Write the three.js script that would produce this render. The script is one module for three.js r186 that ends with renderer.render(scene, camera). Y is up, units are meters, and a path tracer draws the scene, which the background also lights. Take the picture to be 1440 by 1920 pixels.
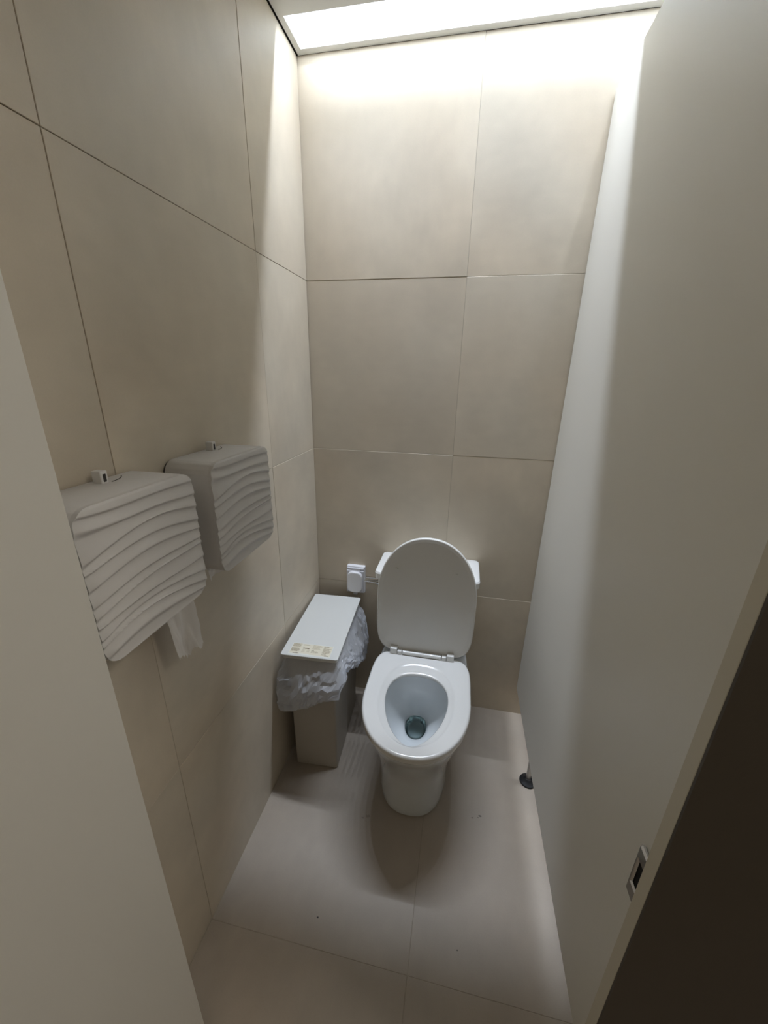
import * as THREE from 'three';
import { RoundedBoxGeometry } from 'three/addons/geometries/RoundedBoxGeometry.js';
import { mergeGeometries, mergeVertices, toCreasedNormals } from 'three/addons/utils/BufferGeometryUtils.js';
import { ImprovedNoise } from 'three/addons/math/ImprovedNoise.js';
import { RectAreaLightUniformsLib } from 'three/addons/lights/RectAreaLightUniformsLib.js';

// ---------------------------------------------------------------- camera, lights, exposure
const scene = new THREE.Scene();
scene.background = new THREE.Color(0x000000);
RectAreaLightUniformsLib.init();
const camera = new THREE.PerspectiveCamera(103.748, 1440 / 1920, 0.02, 20);
camera.position.set(0.5983, 1.4925, 1.5665);
camera.rotation.set(-0.35303, 0.19496, 0.01687, 'YXZ');
camera.setViewOffset(1440, 1920, 4.914, -17.613, 1440, 1920);

const renderer = new THREE.WebGLRenderer({ antialias: true });
renderer.toneMapping = THREE.LinearToneMapping;
renderer.toneMappingExposure = 1.15;
renderer.shadowMap.enabled = true;

const COVE_POWER = 66;        // radiance of the LED strip hidden in the ceiling cove (its wide glow)
const COVE_BEAM = 0.66;        // candela of each lensed LED of that strip, shining down and a little forward
const COVE_COLOR = new THREE.Color().setRGB(.87, .97, 1.14);
const CORRIDOR_POWER = [30, 2.5];  // radiance of the two ceiling panels over the passage outside the cubicle

// ---------------------------------------------------------------- helpers
let seed = 20240607;
const rnd = () => { seed = (seed * 1664525 + 1013904223) >>> 0; return seed / 4294967296; };
const noise = new ImprovedNoise();
const clamp = (x, a, b) => Math.min(b, Math.max(a, x));
const taken = {};
function numbered(name) {
  const n = taken[name] = (taken[name] ?? -1) + 1;
  return n ? `${name}_${String(n).padStart(3, '0')}` : name;
}
function shade(o) { o.traverse(m => { if (m.isMesh) { m.castShadow = true; m.receiveShadow = true; } }); return o; }
function part(name, geometry, material, parent) {
  const m = new THREE.Mesh(geometry, material);
  m.name = name; m.castShadow = m.receiveShadow = true;
  parent.add(m);
  return m;
}
function thing(name, label, category, position = [0, 0, 0], turn = 0, group) {
  const o = new THREE.Group();
  o.name = numbered(name); o.position.set(...position); o.rotation.y = turn;
  o.userData = { label, category };
  if (group) o.userData.group = group;
  scene.add(o);
  return o;
}
function structure(name, label, category) {
  const o = new THREE.Group(); o.name = name; o.userData = { kind: 'structure', label, category }; scene.add(o); return o;
}
const box = (x0, x1, y0, y1, z0, z1) => new THREE.BoxGeometry(x1 - x0, y1 - y0, z1 - z0).translate((x0 + x1) / 2, (y0 + y1) / 2, (z0 + z1) / 2);
const rbox = (x0, x1, y0, y1, z0, z1, r = 0.002, s = 2) => new RoundedBoxGeometry(x1 - x0, y1 - y0, z1 - z0, s, r).translate((x0 + x1) / 2, (y0 + y1) / 2, (z0 + z1) / 2);
const merge = list => mergeGeometries(list.map(g => { const h = g.index ? g.toNonIndexed() : g; for (const k of Object.keys(h.attributes)) if (!['position', 'normal', 'uv'].includes(k)) h.deleteAttribute(k); return h; }));
// loft: rings of points (all the same count), closed around; optional caps
function loft(rings, { capStart = false, capEnd = false, crease = 0 } = {}) {
  const n = rings[0].length, pos = [], idx = [], uv = [];
  rings.forEach((r, j) => r.forEach((p, i) => { pos.push(...p); uv.push(i / n, j / (rings.length - 1)); }));
  for (let j = 0; j + 1 < rings.length; j++) for (let i = 0; i < n; i++) {
    const a = j * n + i, b = j * n + (i + 1) % n, c = a + n, d = b + n;
    idx.push(a, b, d, a, d, c);
  }
  const cap = (j, flip) => {
    const c = [0, 0, 0]; rings[j].forEach(p => { for (let k = 0; k < 3; k++) c[k] += p[k] / n; });
    const ci = pos.length / 3; pos.push(...c); uv.push(.5, .5);
    for (let i = 0; i < n; i++) { const a = j * n + i, b = j * n + (i + 1) % n; flip ? idx.push(ci, b, a) : idx.push(ci, a, b); }
  };
  if (capStart) cap(0, true);
  if (capEnd) cap(rings.length - 1, false);
  let g = new THREE.BufferGeometry();
  g.setAttribute('position', new THREE.Float32BufferAttribute(pos, 3));
  g.setAttribute('uv', new THREE.Float32BufferAttribute(uv, 2));
  g.setIndex(idx);
  if (crease) return toCreasedNormals(g, crease);
  g.computeVertexNormals();
  return g;
}
// plan outline of toilet ware: semi-axes differ to the front (+z) and to the back, superellipse exponents too
function outline(y, cx, cz, hw, zf, zb, nf = 2.1, nb = 4, count = 96) {
  const out = [];
  for (let i = 0; i < count; i++) {
    const t = i / count * Math.PI * 2, c = Math.cos(t), s = Math.sin(t), n = s >= 0 ? nf : nb;
    const q = e => Math.sign(e) * Math.pow(Math.abs(e), 2 / n);
    out.push([cx - hw * q(c), y, cz + q(s) * (s >= 0 ? zf - cz : cz - zb)]);
  }
  return out;
}
function roundedRect(w, h, r, cx = 0, cy = 0) {
  const s = new THREE.Shape(), x = cx - w / 2, y = cy - h / 2;
  s.moveTo(x + r, y); s.lineTo(x + w - r, y); s.absarc(x + w - r, y + r, r, -Math.PI / 2, 0);
  s.lineTo(x + w, y + h - r); s.absarc(x + w - r, y + h - r, r, 0, Math.PI / 2);
  s.lineTo(x + r, y + h); s.absarc(x + r, y + h - r, r, Math.PI / 2, Math.PI);
  s.lineTo(x, y + r); s.absarc(x + r, y + r, r, Math.PI, Math.PI * 1.5);
  return s;
}

// ---------------------------------------------------------------- materials
function cloudTexture(size, base, contrast, grain, seedZ, marks) {
  const d = new Uint8Array(size * size * 4);
  const wrapNoise = (u, v, f, z) => {        // seamless: noise on a torus-like blend
    const a = noise.noise(u * f, v * f, z), b = noise.noise((u - 1) * f, v * f, z), c = noise.noise(u * f, (v - 1) * f, z), e = noise.noise((u - 1) * f, (v - 1) * f, z);
    return a * (1 - u) * (1 - v) + b * u * (1 - v) + c * (1 - u) * v + e * u * v;
  };
  for (let j = 0; j < size; j++) for (let i = 0; i < size; i++) {
    const u = i / size, v = j / size;
    let n = wrapNoise(u, v, 4, seedZ) * .9 + wrapNoise(u, v, 11, seedZ + 7.3) * .55 + wrapNoise(u, v, 34, seedZ + 3.1) * .25 + wrapNoise(u, v * .35, 60, seedZ + 9.7) * .15;
    n = n * contrast + (rnd() - .5) * grain;
    const warm = wrapNoise(u, v, 5, seedZ + 21) * contrast * .25;
    for (let k = 0; k < 3; k++) d[(j * size + i) * 4 + k] = clamp(base[k] * (1 + n + warm * (1 - k)), 0, 255);
    d[(j * size + i) * 4 + 3] = 255;
  }
  if (marks) marks(d, size);
  const t = new THREE.DataTexture(d, size, size);
  t.wrapS = t.wrapT = THREE.RepeatWrapping; t.magFilter = THREE.LinearFilter; t.colorSpace = THREE.SRGBColorSpace; t.needsUpdate = true;
  return t;
}
function blot(d, size, u, v, ru, rv, k, tint = [1, 1, 1]) {       // an uneven stain with a ragged outline
  const R = Math.ceil(Math.max(ru, rv) * size * 1.6);
  for (let j = -R; j <= R; j++) for (let i = -R; i <= R; i++) {
    const x = i / size / ru, y = j / size / rv, w = noise.noise(i * .23 + u * 90, j * .23 + v * 70, 4.4) * .6;
    const e = Math.hypot(x, y) + w;
    if (e > 1) continue;
    const a = ((Math.floor(v * size) + j + size * 4) % size * size + (Math.floor(u * size) + i + size * 4) % size) * 4;
    const f = 1 - k * Math.min(1, (1 - e) * 2.5);
    for (let c = 0; c < 3; c++) d[a + c] = d[a + c] * (1 - (1 - f) * tint[c]);
  }
}
const TILE = [211, 199, 179];
const wallTex = cloudTexture(768, TILE, .075, .012, 1.5);
const floorTex = cloudTexture(1024, [170, 158, 143], .08, .02, 5.5, (d, s) => {
  // dirt that shows on the floor tiles: u = x / 1.2, v = z / 1.2
  for (const [x, z, r, k] of [[.299, .912, .003, .75], [.772, .518, .005, .42], [.765, .525, .003, .3], [.377, .603, .008, .12], [.36, .612, .005, .14], [.745, .53, .005, .3], [.70, .90, .0022, .6]])
    blot(d, s, x / 1.2, z / 1.2, r / 1.2, r / 1.2 * .7, k);
});
const fineBump = (() => {
  const s = 256, d = new Uint8Array(s * s * 4);
  for (let i = 0; i < s * s; i++) { const v = 128 + (rnd() - .5) * 120; d[i * 4] = d[i * 4 + 1] = d[i * 4 + 2] = v; d[i * 4 + 3] = 255; }
  const t = new THREE.DataTexture(d, s, s); t.wrapS = t.wrapT = THREE.RepeatWrapping; t.magFilter = THREE.LinearFilter; t.repeat.set(5, 5); t.needsUpdate = true; return t;
})();
const std = (color, roughness, more = {}) => new THREE.MeshStandardMaterial({ color, roughness, ...more });
const phy = (color, roughness, more = {}) => new THREE.MeshPhysicalMaterial({ color, roughness, ...more });
const M = {
  mortar: std(0x4a443b, .95), grout: std(0xbdb4a4, .9),
  ceiling: std(0xe3e3df, .85), paint: std(0xd6d2c8, .85), troughWhite: std(0xf4f5f2, .7),
  laminate: std(0xe6e3da, .42, { bumpMap: fineBump, bumpScale: .00006 }),
  laminateEdge: std(0xc9c2b0, .5),
  door: std(0x4a4238, .55, { bumpMap: fineBump, bumpScale: .00006 }),
  ceramic: phy(0xe8e7e3, .16, { clearcoat: .6, clearcoatRoughness: .04 }),
  bowl: phy(0xe2e6e7, .14, { clearcoat: .6, clearcoatRoughness: .04 }),
  seat: phy(0xe3e2de, .2, { clearcoat: .8, clearcoatRoughness: .08 }),
  lid: phy(0xe2e0da, .25, { clearcoat: .3, clearcoatRoughness: .1 }),
  water: phy(0xffffff, .02, { transmission: 1, thickness: .05, ior: 1.33, attenuationColor: new THREE.Color(0xa9bcbc), attenuationDistance: .08 }),
  chrome: std(0xd5d6d8, .14, { metalness: 1 }),
  steel: std(0xb4b4b2, .32, { metalness: 1 }),
  black: std(0x17181a, .45), hole: std(0x0b0b0c, .8),
  whitePlastic: std(0xe9e8ea, .38), greyPlastic: std(0xcfced2, .35),
  dispenser: std(0xd9d6d3, .5), dispenserLock: std(0xe4e2de, .4), dark: std(0x3a3735, .7),
  bin: std(0xb5aea2, .5), binLid: std(0xd3d3ce, .35),
  bag: phy(0xf4f6fa, .2, { transmission: .64, thickness: 0, ior: 1.3, side: THREE.DoubleSide }),
  paper: std(0xe8e4df, .95, { side: THREE.DoubleSide }),
  led: new THREE.MeshStandardMaterial({ color: 0xffffff, emissive: 0xf7fbff, emissiveIntensity: 6 }),
  panelGlow: new THREE.MeshStandardMaterial({ color: 0xffffff, emissive: 0xfff8ee, emissiveIntensity: 3 }),
};
// four wall variants and two floor variants: same clay, other cut of the cloud pattern
const wallMats = [0, 1, 2, 3, 4].map(i => {
  const t = wallTex.clone(); t.offset.set(i * .37, i * .61); t.rotation = i * Math.PI / 2; t.needsUpdate = true;
  return std(new THREE.Color(1, 1, 1).multiplyScalar([1, .985, 1.01, .99, 1.0][i]), .5, { map: t, bumpMap: fineBump, bumpScale: .00008 });
});
const floorMat = std(0xffffff, .5, { map: floorTex, bumpMap: fineBump, bumpScale: .0001 });

// ---------------------------------------------------------------- the room shell
const H = 2.404, X1 = 2.05, Z1 = 3.3, TOP = 2.56;      // ceiling height, far side wall, wall behind the passage, top of the masonry
const TT = .008;                                          // tile thickness
function tilePiece(w, h, v) {                             // chamfered tile lying in xy, front at z = 0, uv in metres / 1.2
  const c = .0007, s = new THREE.Shape([[-w / 2 + c, -h / 2 + c], [w / 2 - c, -h / 2 + c], [w / 2 - c, h / 2 - c], [-w / 2 + c, h / 2 - c]].map(p => new THREE.Vector2(...p)));
  const g = new THREE.ExtrudeGeometry(s, { depth: TT - c, bevelEnabled: true, bevelThickness: c, bevelSize: c, bevelSegments: 1 }).translate(0, 0, -TT);
  return g;
}
function uvWorld(g, ox, oy) {
  const p = g.attributes.position, u = g.attributes.uv;
  for (let i = 0; i < p.count; i++) u.setXY(i, (p.getX(i) + ox) / 1.2, (p.getY(i) + oy) / 1.2);
  return g;
}
// lay tiles on a plane; place(mesh, cx, cy) puts a piece whose local axes are (across, up, out)
function tiling(parent, xs, ys, gapOf, place, materialOf) {
  for (let j = 0; j + 1 < ys.length; j++) for (let i = 0; i + 1 < xs.length; i++) {
    const g = gapOf(i, j), w = xs[i + 1] - xs[i] - g, h = ys[j + 1] - ys[j] - g;
    const cx = (xs[i] + xs[i + 1]) / 2, cy = (ys[j] + ys[j + 1]) / 2;
    const m = part('tile', uvWorld(tilePiece(w, h), cx, cy), materialOf(i, j), parent);
    place(m, cx, cy, i, j);
  }
}
// floor: tiles 0.6 x 1.2
const floor = structure('floor', 'beige porcelain tile floor of the cubicle', 'floor');
part('screed', box(-.1, X1 + .1, -.12, -TT + .001, -.1, Z1 + .1), M.mortar, floor);
{
  const xs = [0, .572, 1.172, 1.772, X1], zs = [-.01, .979, 2.179, Z1];
  for (let j = 0; j + 1 < zs.length; j++) for (let i = 0; i + 1 < xs.length; i++) {
    const w = xs[i + 1] - xs[i] - .0011, h = zs[j + 1] - zs[j] - .0011, cx = (xs[i] + xs[i + 1]) / 2, cz = (zs[j] + zs[j + 1]) / 2;
    const g = tilePiece(w, h), p = g.attributes.position, u = g.attributes.uv;
    for (let k = 0; k < p.count; k++) u.setXY(k, (p.getX(k) + cx) / 1.2, (cz - p.getY(k)) / 1.2);
    const m = part('tile', g, floorMat, floor);
    m.rotation.x = -Math.PI / 2; m.position.set(cx, 0, cz);
  }
  const strips = [];
  for (const x of xs.slice(1, -1)) strips.push(box(x - .0011, x + .0011, -TT, -.0008, 0, Z1));
  for (const z of zs.slice(1, -1)) strips.push(box(.002, X1, -TT, -.0008, z - .0011, z + .0011));
  part('grout', merge(strips), std(0xa59b8b, .95), floor);
}
// back wall: face at z = 0, joints at x = 0.566 and every 0.6 m of height
const wallBack = structure('wall_back', 'beige tiled wall behind the toilet', 'wall');
part('masonry', box(-.1, X1 + .1, -.02, TOP, -.14, -TT + .001), M.mortar, wallBack);
{
  const xs = [-.002, .566, 1.166, 1.766, X1], ys = [-.004, .6, 1.2, 1.8, 2.4042];
  tiling(wallBack, xs, ys, () => .0011, (m, cx, cy, i, j) => { m.position.set(cx, cy, [0, .0006, 0, .0004][(i + j * 3) % 4]); }, (i, j) => wallMats[(i * 2 + j * 3) % 5]);
  const strips = [];
  for (const y of [.6, 1.2, 1.8]) strips.push(box(0, X1, y - .0011, y + .0011, -TT, -.0008));
  for (const x of xs.slice(1, -1)) strips.push(box(x - .0011, x + .0011, 0, 2.4, -TT, -.0008));
  part('grout', merge(strips), M.grout, wallBack);
}
// left wall: face at x = 0; open dark joints in the top courses, filled ones below
const wallLeft = structure('wall_left', 'beige tiled wall carrying the paper dispensers', 'wall');
part('masonry', box(-.14, -TT + .001, -.02, TOP, -.1, Z1 + .1), M.mortar, wallLeft);
{
  const zs = [.0015, .376, .976, 1.576, 2.176, 2.776, Z1], ys = [-.004, .6, 1.2, 1.8, 2.402];
  tiling(wallLeft, zs, ys, (i, j) => j === 3 ? .0018 : .0010, (m, cz, cy, i, j) => { m.rotation.y = Math.PI / 2; m.position.set([0, .0005, 0, .0003][(i * 3 + j) % 4], cy, cz); }, (i, j) => wallMats[(i * 3 + j * 2 + 1) % 5]);
  const strips = [];
  for (const y of [.6, 1.2]) strips.push(box(-TT, -.0008, y - .0011, y + .0011, 0, Z1));
  for (const z of zs.slice(1, -1)) strips.push(box(-TT, -.0008, 0, 1.2, z - .0011, z + .0011));
  part('grout', merge(strips), M.grout, wallLeft);
  const thin = [box(-TT, -.0016, 1.7989, 1.8011, 0, .42)];
  for (const z of zs.slice(1, -1)) thin.push(box(-TT, -.001, 1.2, 1.79, z - .0011, z + .0011));
  part('grout', merge(thin), std(0xa59a88, .95), wallLeft);
}
const wallRight = structure('wall_right', 'far side wall beyond the next cubicle', 'wall');
part('plaster', box(X1, X1 + .12, -.02, TOP, -.1, Z1 + .1), M.paint, wallRight);
const wallFront = structure('wall_front', 'wall across the passage behind the camera', 'wall');
part('plaster', box(-.1, X1 + .1, -.02, TOP, Z1, Z1 + .12), M.paint, wallFront);
// ceiling: boards around the light cove, roof slab over it all
const ceiling = structure('ceiling', 'pale grey ceiling board with a light cove along the back wall', 'ceiling');
const ZL0 = .024, ZL1 = .145, XL0 = .021, XL1 = X1 - .02;
part('board', box(.004, X1, H, H + .012, ZL1, Z1), M.ceiling, ceiling);
part('cove_edge', box(.004, X1, H, H + .012, .0006, ZL0), M.ceiling, ceiling);
part('cove_edge', box(.004, XL0, H, H + .012, ZL0, ZL1), M.ceiling, ceiling);
part('cove_edge', box(XL1, X1, H, H + .012, ZL0, ZL1), M.ceiling, ceiling);
part('roof_slab', box(-.14, X1 + .12, TOP, TOP + .1, -.14, Z1 + .12), M.mortar, ceiling);

// ---------------------------------------------------------------- the cove light
{
  const t = thing('cove_light', 'long recessed white light slot in the ceiling along the back wall', 'light', [0, H, 0]);
  const y0 = .012, y1 = .118, w = .006;
  part('housing', merge([
    box(XL0 - w, XL1 + w, y1, y1 + w, ZL0 - w, ZL1 + w), box(XL0 - w, XL1 + w, y0, y1, ZL0 - w, ZL0), box(XL0 - w, XL1 + w, y0, y1, ZL1, ZL1 + w),
    box(XL0 - w, XL0, y0, y1, ZL0, ZL1), box(XL1, XL1 + w, y0, y1, ZL0, ZL1)]), M.troughWhite, t);
  part('batten', rbox(XL0 + .004, XL1 - .004, .0975, y1, .105, .129, .002), M.troughWhite, t);
  part('led_strip', box(XL0 + .006, XL1 - .006, .0945, .0975, .112, .122), M.led, t);
  const L = new THREE.RectAreaLight(COVE_COLOR, COVE_POWER, XL1 - XL0 - .012, .01);
  L.name = 'led_light'; L.position.set((XL0 + XL1) / 2, .0938, .117); L.rotation.x = -Math.PI / 2; t.add(L);
  const n = 20, step = (XL1 - XL0 - .012) / n;
  for (let i = 0; i < n; i++) {                           // the lensed diodes: a soft beam downwards
    const S = new THREE.SpotLight(COVE_COLOR, COVE_BEAM, 0, .64, 1, 2), x = XL0 + .006 + (i + .5) * step;
    S.name = 'led_light'; S.position.set(x, .093, .117); S.target.position.set(x, -1, .117 + 1.093 * Math.tan(.15)); S.castShadow = true; S.shadow.radius = .25;
    t.add(S); t.add(S.target);
  }
}
// passage lights: small square panels flush with the ceiling outside the cubicles
for (const [x, z, power, label] of [[1.62, 1.42, CORRIDOR_POWER[0], 'small square ceiling light panel in the passage, before the next cubicle'], [.44, 2.5, CORRIDOR_POWER[1], 'small square ceiling light panel in the passage, behind the camera']]) {
  const t = thing('ceiling_panel_light', label, 'light', [x, H, z], 0, 'ceiling panels of the passage'), r = .15, i = .138;
  part('frame', merge([box(-r, r, -.012, 0, -r, -i), box(-r, r, -.012, 0, i, r), box(-r, -i, -.012, 0, -i, i), box(i, r, -.012, 0, -i, i)]), M.whitePlastic, t);
  part('diffuser_lamp', box(-i, i, -.006, -.0005, -i, i), M.panelGlow, t);
  const L = new THREE.RectAreaLight(0xfff8ee, power, 2 * i, 2 * i);
  L.name = 'panel_light'; L.position.set(0, -.0075, 0); L.rotation.x = -Math.PI / 2; t.add(L);
}

// ---------------------------------------------------------------- cubicle partitions and door
{
  const t = thing('partition_panel', 'tall pale grey laminate partition on the right side of the toilet', 'partition', [.934, 0, .004], .0105);
  part('panel', rbox(0, .02, .15, 2.24, 0, 1.174, .0015), M.laminate, t);
  const foot = part('foot', merge([new THREE.CylinderGeometry(.0095, .0095, .147, 24).translate(0, .0785, 0), new THREE.CylinderGeometry(.013, .013, .012, 24).translate(0, .144, 0)]), M.steel, t);
  foot.position.set(.0215, 0, .34); foot.userData.label = 'steel adjustable foot';
  part('floor_disc', new THREE.LatheGeometry([[0, 0], [.031, 0], [.032, .003], [.03, .007], [.018, .011], [.0135, .018], [.0096, .019]].map(p => new THREE.Vector2(...p)), 40), M.black, foot);
  // latch keeper: bevelled chrome frame around a deep dark slot
  const k = part('latch_keeper', (() => {
    const o = roundedRect(.046, .104, .001), h = new THREE.Path(); h.moveTo(-.020, -.030); h.lineTo(-.020, .030); h.lineTo(.020, .030); h.lineTo(.020, -.030); h.closePath(); o.holes.push(h);
    return new THREE.ExtrudeGeometry(o, { depth: .003, bevelEnabled: true, bevelThickness: .003, bevelSize: .003, bevelSegments: 1 }).rotateY(-Math.PI / 2);
  })(), M.chrome, t);
  k.position.set(-.0032, .727, 1.078); k.userData.label = 'chrome latch keeper with a dark slot';
  part('slot', box(-.0006, .003, -.0335, .0335, -.0232, .0232), M.hole, k);
}
{
  const t = thing('cubicle_door', 'pale laminate door standing open at the left edge, overlapping the nearer dispenser', 'door', [.1, 0, 1.18]);
  part('leaf', rbox(0, .022, .02, 2.2, 0, .7, .0015), M.laminate, t);
  for (const y of [.35, 1.95]) part('hinge', merge([new THREE.CylinderGeometry(.006, .006, .08, 16).translate(-.0075, y, .014), rbox(-.003, .0002, y - .04, y + .04, .01, .05, .001)]), M.steel, t);
}
{
  const t = thing('hinge_post', 'slim pale post between the left wall and the open door', 'post', [0, 0, 1.19]);
  part('post', rbox(.0015, .084, .002, 2.24, 0, .04, .0015), M.laminate, t);
}
{
  const t = thing('front_panel', 'cubicle front with beige edge and dark brown outer face at the right', 'partition', [.867, 0, 1.18]), w = X1 - .867 - .002;
  part('core', rbox(0, w, .002, 2.24, 0, .021, .0012), M.laminateEdge, t);
  part('facing', box(.0004, w, .002, 2.24, .0212, .025), M.door, t);
}

// ---------------------------------------------------------------- toilet
{
  const T = thing('toilet', 'white ceramic toilet with its lid raised', 'toilet', [.515, 0, 0]);
  // bowl: outside from the floor up, over the rim, down the inside to the trap
  const ring = (y, hw, zf, zb, cz, nf, nb, cx = 0) => outline(y, cx, cz, hw, zf, zb, nf, nb);
  const rings = [];
  const out = [[0, .124, .570], [.006, .128, .575], [.03, .127, .574], [.10, .126, .574], [.17, .132, .586], [.22, .140, .602], [.27, .150, .624], [.31, .159, .645], [.345, .167, .664], [.375, .173, .680], [.395, .177, .687], [.404, .1765, .6865], [.409, .173, .683]];
  for (const [y, hw, zf] of out) rings.push(ring(y, hw, zf, .035,   .36 + y * .22, 2.45 - y * .7, 5));
  rings.push(ring(.410, .168, .678, .04, .448, 2.15, 5));
  const inn = [[.410, .132, .655, .288, .45], [.408, .127, .650, .293, .45], [.40, .124, .647, .296, .45], [.385, .125, .648, .294, .45], [.37, .124, .645, .294, .45], [.33, .115, .622, .296, .44], [.29, .102, .588, .298, .425], [.26, .087, .548, .299, .41], [.235, .068, .500, .301, .39], [.218, .052, .458, .304, .375], [.207, .044, .432, .308, .365], [.195, .040, .418, .311, .362], [.18, .037, .410, .313, .36], [.165, .033, .402, .318, .357], [.158, .022, .385, .33, .355]];
  for (const [y, hw, zf, zb, cz] of inn) rings.push(ring(y, hw, zf, zb, cz, 2.1, 2.3, y < .24 ? -.004 : 0));
  const bowl = part('bowl', loft(rings, { capStart: true, capEnd: true }), M.bowl, T);
  part('water', loft([ring(.160, .021, .383, .332, .355, 2.1, 2.3, -.004), ring(.1655, .0325, .4015, .3185, .357, 2.1, 2.3, -.004), ring(.18, .0365, .4095, .3135, .36, 2.1, 2.3, -.004), ring(.1975, .0403, .4195, .3108, .362, 2.1, 2.3, -.004), ring(.2005, .0408, .4208, .3102, .362, 2.1, 2.3, -.004)], { capStart: true, capEnd: true, crease: .5 }), M.water, bowl);
  // seat ring
  const so = (y, d, k = 0) => ring(y, .186 - d, .704 - d, .222 + d, .455, 2.12, 5.5);
  const sm = (y, d) => ring(y, .132 - d, .668 - d, .292 + d, .47, 1.95, 2.4);
  const si = (y, d) => ring(y, .108 + d, .652 + d, .338 - d, .458, 1.72, 2.35);
  const seatRings = [so(.413, .008), so(.412, .003), so(.418, .0), so(.430, 0), so(.4355, .0016), so(.4385, .005), so(.4395, .010), sm(.4396, -.004), sm(.4390, .000), sm(.4372, .004), sm(.4350, .0075), si(.4312, .010), si(.4292, .003), si(.4255, 0), si(.417, .001), si(.412, .006), so(.413, .05)];
  seatRings.push(seatRings[0].map(p => [...p]));
  const seat = part('seat', loft(seatRings), M.seat, T);
  // raised lid: same outline, dished underside to the front, standing on its hinge
  const lid = new THREE.Group(); lid.name = 'lid'; T.add(lid); lid.position.set(-.004, .4465, .226); lid.rotation.x = -Math.PI / 2 - .045;
  // local: plan outline in (x, z) with z = 0 at the hinge, +z to the tip, +y = outer face
  const lo = (y, d, n = 0) => outline(y, 0, .235, .189 - d, .487 - d, -.006 + d, 2.12, 5.5);
  const shellRings = [lo(-.0085, .016), lo(-.010, .010), lo(-.0115, .006), lo(-.0115, .003), lo(-.009, .0005), lo(-.003, 0), lo(.004, .0008), lo(.009, .006), lo(.012, .02), lo(.0135, .06), lo(.014, .12)];
  const under = [lo(-.0085, .016), lo(-.0068, .03), lo(-.006, .06), lo(-.0058, .12)];
  part('shell', mergeVertices(loft([...under.reverse(), ...shellRings], { capStart: true, capEnd: true }), 1e-5), M.lid, lid);
  for (const x of [-.118, .108]) part('bumper', new THREE.CylinderGeometry(.006, .0075, .006, 20).translate(x, -.009, .352), M.lid, lid);
  // hinges
  const hg = new THREE.Group(); hg.name = 'hinge'; T.add(hg);
  for (const x of [-.118, .106]) part('hinge_block', rbox(x - .014, x + .014, .436, .465, .226, .254, .003), M.seat, hg);
  for (const x of [-.094, .082]) part('hinge_knuckle', rbox(x - .009, x + .009, .436, .456, .232, .254, .003), M.seat, hg);
  part('hinge_rod', new THREE.CylinderGeometry(.0085, .0085, .152, 24).rotateZ(Math.PI / 2).translate(-.006, .4475, .246), M.seat, hg);
  // tank: slightly tapered body on the deck, and its lid
  const rr = (y, w, z0, z1, r) => roundedRect(w, z1 - z0, r).extractPoints(8).shape.slice(0, -1).map(p => [-p.x, y, p.y + (z0 + z1) / 2]);
  const tank = part('tank', loft([rr(.405, .325, .02, .168, .02), rr(.412, .345, .012, .178, .022), rr(.50, .362, .01, .182, .022), rr(.62, .376, .008, .186, .022), rr(.728, .384, .008, .188, .022), rr(.735, .38, .01, .186, .02)], { capStart: true, capEnd: true, crease: .6 }), M.ceramic, T);
  tank.position.x = -.01;
  const deck = part('deck', loft([rr(.395, .30, .006, .235, .02), rr(.404, .318, .004, .24, .02), rr(.4095, .314, .006, .236, .02)], { capStart: true, capEnd: true, crease: .6 }), M.ceramic, T);
  const tl = part('tank_lid', loft([rr(.736, .392, .004, .194, .02), rr(.739, .402, .002, .200, .022), rr(.762, .404, .002, .202, .022), rr(.7685, .398, .005, .198, .021), rr(.7705, .386, .012, .19, .018)], { capStart: true, capEnd: true, crease: .5 }), M.ceramic, T);
  tl.position.x = -.01;
  // flush lever on the left flank
  const lever = part('flush_lever', loft([[-.196, .0085, .008], [-.206, .009, .009], [-.212, .0075, .0075], [-.24, .0055, .0065], [-.258, .0045, .0055], [-.262, .003, .0035]].map(([x, a, b]) => Array.from({ length: 20 }, (_, i) => { const t = -i / 20 * Math.PI * 2; return [x, .698 + Math.cos(t) * a, .15 + Math.sin(t) * b]; })), { capStart: true, capEnd: true }), M.chrome, T);
  part('escutcheon', new THREE.CylinderGeometry(.013, .014, .006, 28).rotateZ(Math.PI / 2).translate(-.202, .698, .15), M.chrome, lever);
  part('guard', rbox(-.258, -.2, .7125, .7165, .143, .157, .0018), M.chrome, lever);
}

// ---------------------------------------------------------------- socket with weather cover on the back wall
{
  const t = thing('wall_socket', 'small white covered wall socket between bin and toilet tank', 'socket', [.181, .56, 0]);
  part('base_plate', rbox(-.041, .041, 0, .131, 0, .022, .004, 3), M.whitePlastic, t);
  part('hinge', merge([new THREE.CylinderGeometry(.005, .005, .074, 18).rotateZ(Math.PI / 2).translate(0, .121, .024), rbox(-.022, .022, .113, .126, .02, .0315, .003)]), M.greyPlastic, t);
  const c = part('flip_cover', rbox(-.039, .039, .006, .115, .022, .034, .004, 3), M.greyPlastic, t);
  part('cover_dome', new THREE.ExtrudeGeometry(roundedRect(.056, .088, .018, 0, .062), { depth: .006, bevelEnabled: true, bevelThickness: .006, bevelSize: .006, bevelSegments: 4, curveSegments: 10 }).translate(0, 0, .034), M.whitePlastic, c);
  part('tab', rbox(-.009, .009, -.005, .008, .024, .034, .002), M.greyPlastic, c);
}

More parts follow.
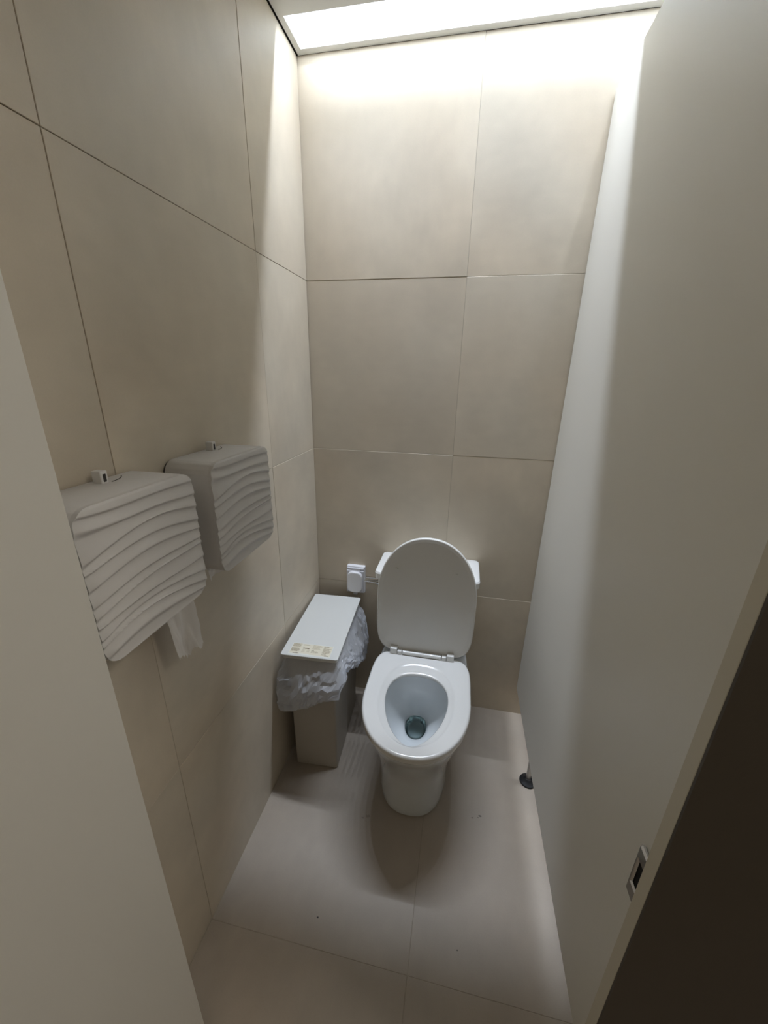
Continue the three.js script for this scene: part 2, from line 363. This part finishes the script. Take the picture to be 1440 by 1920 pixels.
// ---------------------------------------------------------------- sanitary bin, its sticker and the bag hung over it
const BIN = [.1205, 0, .272], BIN_TURN = .055;
{
  const t = thing('waste_bin', 'slim white waste bin with a flat lid in the left corner', 'bin', BIN, BIN_TURN);
  const rr = (y, w, d, r) => roundedRect(w, d, r).extractPoints(5).shape.slice(0, -1).map(p => [-p.x, y, p.y]);
  part('body', loft([rr(.0005, .164, .358, .006), rr(.003, .169, .363, .008), rr(.20, .171, .368, .008), rr(.527, .176, .374, .008), rr(.531, .172, .37, .006)], { capStart: true, capEnd: true, crease: .5 }), M.bin, t);
  const lid = part('lid', new THREE.ExtrudeGeometry(roundedRect(.205, .418, .007), { depth: .004, bevelEnabled: true, bevelThickness: .0018, bevelSize: .0018, bevelSegments: 2 }).rotateX(Math.PI / 2).translate(0, .5545, 0), M.binLid, t);
  part('lid_rim', new THREE.ExtrudeGeometry(roundedRect(.196, .404, .007), { depth: .007, bevelEnabled: true, bevelThickness: .0012, bevelSize: .0012, bevelSegments: 1 }).rotateX(Math.PI / 2).translate(0, .5435, 0), M.binLid, lid);
  part('lid_neck', box(-.085, .085, .5305, .548, -.18, .18), M.dark, lid);
  // sticker: rows of small brown print on cream
  const cv = document.createElement('canvas'); cv.width = 512; cv.height = 224;
  const x = cv.getContext('2d');
  x.fillStyle = '#dfe0d8'; x.fillRect(0, 0, 512, 224);
  x.fillStyle = '#dcd5c0';
  for (const [a, b, w, h] of [[6, 4, 124, 206], [132, 6, 130, 190], [250, 8, 140, 200], [388, 10, 118, 204]]) x.fillRect(a, b, w, h);
  const run = (x0, y0, w, n, step, hgt, col) => {
    x.fillStyle = col;
    for (let r = 0; r < n; r++) { let p = x0; const end = x0 + w * (.72 + rnd() * .28); while (p < end) { const l = 4 + rnd() * 13; x.fillRect(p, y0 + r * step, Math.min(l, end - p), hgt); p += l + 2 + rnd() * 2; } }
  };
  run(10, 10, 116, 6, 11, 7, '#8d7f63'); run(12, 96, 112, 6, 12, 8, '#7c6d51'); run(48, 188, 62, 1, 8, 12, '#4f432f');
  run(140, 18, 80, 2, 11, 5, '#9a8d70'); run(150, 82, 96, 1, 14, 20, '#6f6044'); run(146, 116, 44, 4, 14, 5, '#a99d82'); run(206, 116, 36, 4, 14, 5, '#a99d82');
  run(262, 16, 118, 7, 12, 5, '#a19273'); run(262, 118, 40, 1, 10, 9, '#5f5138'); run(262, 134, 100, 3, 12, 6, '#94866a');
  run(398, 14, 70, 3, 11, 6, '#85775a'); run(398, 58, 96, 8, 13, 7, '#8a7b5e'); run(398, 170, 70, 2, 12, 6, '#8a7b5e'); run(436, 196, 62, 1, 9, 10, '#6a5b40');
  const tex = new THREE.CanvasTexture(cv); tex.colorSpace = THREE.SRGBColorSpace;
  const s = part('sticker', new THREE.PlaneGeometry(.152, .062), std(0xffffff, .5, { map: tex }), lid);
  s.rotation.x = -Math.PI / 2; s.position.set(-.002, .5567, .172);
  s.userData.label = 'cream sticker with small brown print';
}
{
  // bag: a skirt around the bin mouth that puffs out, ends in an uneven hem and folds back up inside
  const t = thing('bin_liner', 'translucent white plastic bag hanging over the rim of the waste bin', 'bag', BIN, BIN_TURN);
  const hx = .089, hz = .188, N = 132, V = 11, V2 = 6;
  const loop = [];                                          // walk around the mouth: start at the back right corner, along right side to the front, front, left, back
  const corners = [[hx, -hz], [hx, hz], [-hx, hz], [-hx, -hz]];
  const lens = [2 * hz, 2 * hx, 2 * hz, 2 * hx], total = lens.reduce((a, b) => a + b);
  for (let i = 0; i < N; i++) {
    let s = i / N * total, k = 0; while (s > lens[k]) { s -= lens[k]; k++; }
    const a = corners[k], b = corners[(k + 1) % 4], f = s / lens[k];
    loop.push({ x: a[0] + (b[0] - a[0]) * f, z: a[1] + (b[1] - a[1]) * f, k, f });
  }
  const mix = (tab, f) => { for (let i = 0; i + 1 < tab.length; i++) if (f <= tab[i + 1][0]) { const u = (f - tab[i][0]) / (tab[i + 1][0] - tab[i][0]), e = u * u * (3 - 2 * u); return tab[i][1] + (tab[i + 1][1] - tab[i][1]) * e; } return tab[tab.length - 1][1]; };
  // hem height and puff by side (f runs along the side)
  const hem = [[[0, .44], [.12, .375], [.35, .355], [.6, .395], [.85, .445], [.93, .462], [1, .435]], [[0, .435], [.07, .405], [.18, .392], [.4, .362], [.65, .345], [.88, .325], [1, .312]], [[0, .318], [.06, .36], [.3, .42], [1, .44]], [[0, .44], [1, .44]]];
  const puff = [[[0, .03], [.2, .058], [.5, .056], [.8, .042], [.93, .022], [1, .046]], [[0, .046], [.06, .066], [.25, .060], [.6, .050], [.85, .046], [1, .052]], [[0, .05], [.08, .02], [.2, .011], [1, .009]], [[0, .01], [.9, .012], [1, .02]]];
  const normal = [];
  for (let i = 0; i < N; i++) {
    const p = loop[(i - 5 + N) % N], q = loop[(i + 5) % N]; let nx = q.z - p.z, nz = -(q.x - p.x); const l = Math.hypot(nx, nz); normal.push([nx / l, nz / l]);
  }
  const pos = [], idx = [], ridge = (a, b, c) => 1 - Math.abs(noise.noise(a, b, c)) * 2;
  const rows = V + V2;
  for (let i = 0; i < N; i++) {
    const { x, z, k, f } = loop[i], [nx, nz] = normal[i], y1 = mix(hem[k], f), pf = mix(puff[k], f), y0 = .534;
    for (let r = 0; r <= rows; r++) {
      const inner = r > V, v = inner ? 1 - (r - V) / V2 * (.42 + .22 * noise.noise(i * .07, 2.2, 1)) : r / V;
      const bulge = Math.sin(Math.min(1, v * 1.25) * Math.PI / 2) * (1 - .28 * Math.max(0, v - .55) / .45);
      const a = i / N * total * 13, c = v * 3.4;
      let o = .006 + pf * bulge;
      const crump = (ridge(a * .75 + c * .5, c * .9 - a * .3, k < 2 ? 1.1 : 3.3) * .8 + ridge(a * 1.5 - c * .8 + 4, c * 1.5 + a * .5, 8.8) * .4 + noise.noise(a * .3, c * .4, 5) * .8);
      o += crump * (.004 + .012 * v) * (k >= 2 && f > .1 ? .3 : 1);
      if (inner) o -= .004 + .011 * Math.sin((r - V) / V2 * Math.PI * .8) + .006 * ridge(a * 3.1, c * 3.7, 12.5);
      const j1 = rnd() - .5, j2 = rnd() - .5, j3 = rnd() - .5, jit = (k >= 2 && f > .1 ? .25 : 1) * Math.min(1, v * 3);
      o = Math.max(o + j1 * .008 * jit, .004);
      let y = y0 + (y1 - y0) * v + crump * .004 * v;
      y += j2 * .010 * jit * (r === V ? .5 : 1);
      const px = x + nx * o - nz * j3 * .006 * jit, pz = z + nz * o + nx * j3 * .006 * jit;
      pos.push(Math.max(px, -BIN[0] + .012 - pz * .055), y, pz);
    }
  }
  const R = rows + 1;
  for (let i = 0; i < N; i++) for (let r = 0; r < rows; r++) { const a = i * R + r, b = ((i + 1) % N) * R + r; idx.push(a, b, b + 1, a, b + 1, a + 1); }
  const g = new THREE.BufferGeometry(); g.setAttribute('position', new THREE.Float32BufferAttribute(pos, 3)); g.setIndex(idx);
  part('film', toCreasedNormals(g, .32), M.bag, t);
}

// ---------------------------------------------------------------- paper dispensers with wavy fronts
const DW = .248, DH = .246, DR = .03, DD = .108;            // width (along the wall), height, corner radius, depth to the front
const waveGeometry = (() => {
  const lines = [[.03, .05, .06], [.11, .14, .16], [.31, .22, .26], [.36, .31, .37], [.46, .40, .44], [.57, .52, .52], [.65, .58, .56], [.71, .69, .68], [.80, .74, .81], [.84, .79, .91], [.92, .88, .96]];
  const at = (l, u) => {                                    // quadratic through u = 0, 0.42, 1 with a gentle swing
    const m = .42, [a, b, c] = l;
    return a * (u - m) * (u - 1) / m + b * u * (u - 1) / (m * (m - 1)) + c * u * (u - m) / (1 - m) + .007 * Math.sin(u * 6.8 + a * 3);
  };
  const NU = 72, NV = 260, pos = [], idx = [], A = .0062;
  const half = v => { const d = Math.min(v, 1 - v) * DH; return DW / 2 - (d < DR ? DR - Math.sqrt(Math.max(0, DR * DR - (DR - d) ** 2)) : 0); };
  const relief = (u, v) => {
    let prev = -.09, next = 1.08, last = -.09;
    for (const l of lines) { const y = Math.max(last + .022, at(l, u)); if (v >= y) prev = y; else { next = y; break; } last = y; }
    const gap = next - prev, q = clamp((v - prev) / gap, 0, 1), k = clamp(gap / .075, .35, 1.1);
    const drop = clamp(.024 / gap, .26, .5);
    return A * k * (q < drop ? 1 - .5 * (1 - Math.cos(q / drop * Math.PI)) : .5 * (1 - Math.cos(Math.pow((q - drop) / (1 - drop), .9) * Math.PI)) * .55 + .45 * (q - drop) / (1 - drop));
  };
  const P = (u, v, x) => { const w = half(v); return [x, (DH / 2 - v * DH) * .998, (w - u * 2 * w) * .998]; };   // u = 0 is the side nearer the passage (+z)
  for (let j = 0; j <= NV; j++) for (let i = 0; i <= NU; i++) {
    const v = j / NV, u = i / NU, p = P(u, v, 0), uu = .5 - p[2] / DW;
    const e = Math.min(1, Math.min(v, 1 - v) / .012);
    const side = Math.min(1, .35 + .65 * Math.min(u, 1 - u) / .05);
    p[0] = DD + A * .45 * (1 - e) + (A * .45 * (1 - side) + relief(uu, v) * side) * e; pos.push(...p);
  }
  const R = NU + 1;
  for (let j = 0; j < NV; j++) for (let i = 0; i < NU; i++) { const a = j * R + i; idx.push(a, a + R, a + R + 1, a, a + R + 1, a + 1); }
  const g = new THREE.BufferGeometry(); g.setAttribute('position', new THREE.Float32BufferAttribute(pos, 3)); g.setIndex(idx); g.computeVertexNormals();
  // skirt from the face's outline back to the cover
  const loop = [];
  for (let i = 0; i <= NU; i++) loop.push(i);
  for (let j = 1; j <= NV; j++) loop.push(j * R + NU);
  for (let i = NU - 1; i >= 0; i--) loop.push(NV * R + i);
  for (let j = NV - 1; j >= 1; j--) loop.push(j * R);
  const sp = [], si = [];
  loop.forEach(k => { const p = pos.slice(k * 3, k * 3 + 3); sp.push(...p, DD - .0046, p[1], p[2]); });
  const n = loop.length;
  for (let i = 0; i < n; i++) { const a = i * 2, b = ((i + 1) % n) * 2; si.push(a, b, b + 1, a, b + 1, a + 1); }
  const s = new THREE.BufferGeometry(); s.setAttribute('position', new THREE.Float32BufferAttribute(sp, 3)); s.setIndex(si);
  return mergeGeometries([g.toNonIndexed(), toCreasedNormals(s, .7)]);
})();
function dispenser(label, z) {
  const t = thing('paper_dispenser', label, 'dispenser', [0, 1.195, z], 0, 'paper dispensers on the left wall');
  const shell = (w, h, r, x0, x1, b) => new THREE.ExtrudeGeometry(roundedRect(w - 2 * b, h - 2 * b, r - b), { depth: x1 - x0 - 2 * b, bevelEnabled: true, bevelThickness: b, bevelSize: b, bevelSegments: 2, curveSegments: 14 }).translate(0, 0, b).rotateY(Math.PI / 2).translate(x0, 0, 0);
  part('back_plate', shell(DW - .006, DH - .006, DR - .003, .0008, .008, .001), M.dark, t);
  const cover = part('cover', toCreasedNormals(shell(DW, DH, DR, .006, DD - .004, .001), .6), M.dispenser, t);
  part('front_panel', waveGeometry, M.dispenser, t);
  part('seam', new THREE.TubeGeometry(new THREE.CatmullRomCurve3([[.03, -.09, DW / 2], [.03, .05, DW / 2], [.033, .078, DW / 2], [.045, .086, DW / 2]].map(p => new THREE.Vector3(...p))), 24, .0007, 6), M.dark, cover);
  const lock = part('key_lock', rbox(-.009, .009, 0, .021, -.007, .007, .002), M.dispenserLock, t);
  lock.position.set(.026, DH / 2 - .001, -.014);
  part('key_slot', rbox(.0035, .0096, .003, .016, -.003, .003, .0008), M.dark, lock);
  part('thumb_groove', new THREE.TubeGeometry(new THREE.CatmullRomCurve3([[.012, .0012, -.009], [.010, .0012, -.022], [.004, .0012, -.036], [-.006, .0012, -.048]].map(p => new THREE.Vector3(...p))), 20, .0008, 6), M.dark, lock);
  return t;
}
dispenser('white wavy paper dispenser beside the narrow front post, the larger in view', 1.047);
dispenser('white wavy paper dispenser nearer the back wall, the farther of the two', .742);
function paperSheet(label, z0, z1, x, y0, y1, ragged, drift) {
  const NX = 36, NY = 40, pos = [], idx = [];
  for (let j = 0; j <= NY; j++) for (let i = 0; i <= NX; i++) {
    const u = i / NX, v = j / NY, tear = ragged * (noise.noise(u * 7 + z0 * 30, 1.7, 3) * .8 + noise.noise(u * 21, 4.2, 9) * .4 + (u < .3 ? .35 : -.3));
    const y = y0 + (y1 + tear - y0) * v;
    const z = z0 + (z1 - z0) * u + drift * v * v * (1 - .4 * u);
    pos.push(x + .006 * v * Math.sin(u * 7 + v * 2) + .004 * noise.noise(u * 5, v * 4, 6.6), y, z);
  }
  for (let j = 0; j < NY; j++) for (let i = 0; i < NX; i++) { const a = j * (NX + 1) + i; idx.push(a, a + NX + 1, a + NX + 2, a, a + NX + 2, a + 1); }
  const g = new THREE.BufferGeometry(); g.setAttribute('position', new THREE.Float32BufferAttribute(pos, 3)); g.setIndex(idx); g.computeVertexNormals();
  const m = new THREE.Mesh(g, M.paper); m.name = numbered('toilet_paper'); m.castShadow = m.receiveShadow = true;
  m.userData = { label, category: 'paper', group: 'paper ends hanging from the dispensers' };
  scene.add(m);
}
paperSheet('torn toilet paper end hanging below the nearer dispenser', .99, .905, .055, 1.085, .915, .02, -.012);
paperSheet('short toilet paper end under the farther dispenser', .84, .765, .05, 1.085, 1.035, .0015, -.004);

renderer.render(scene, camera);
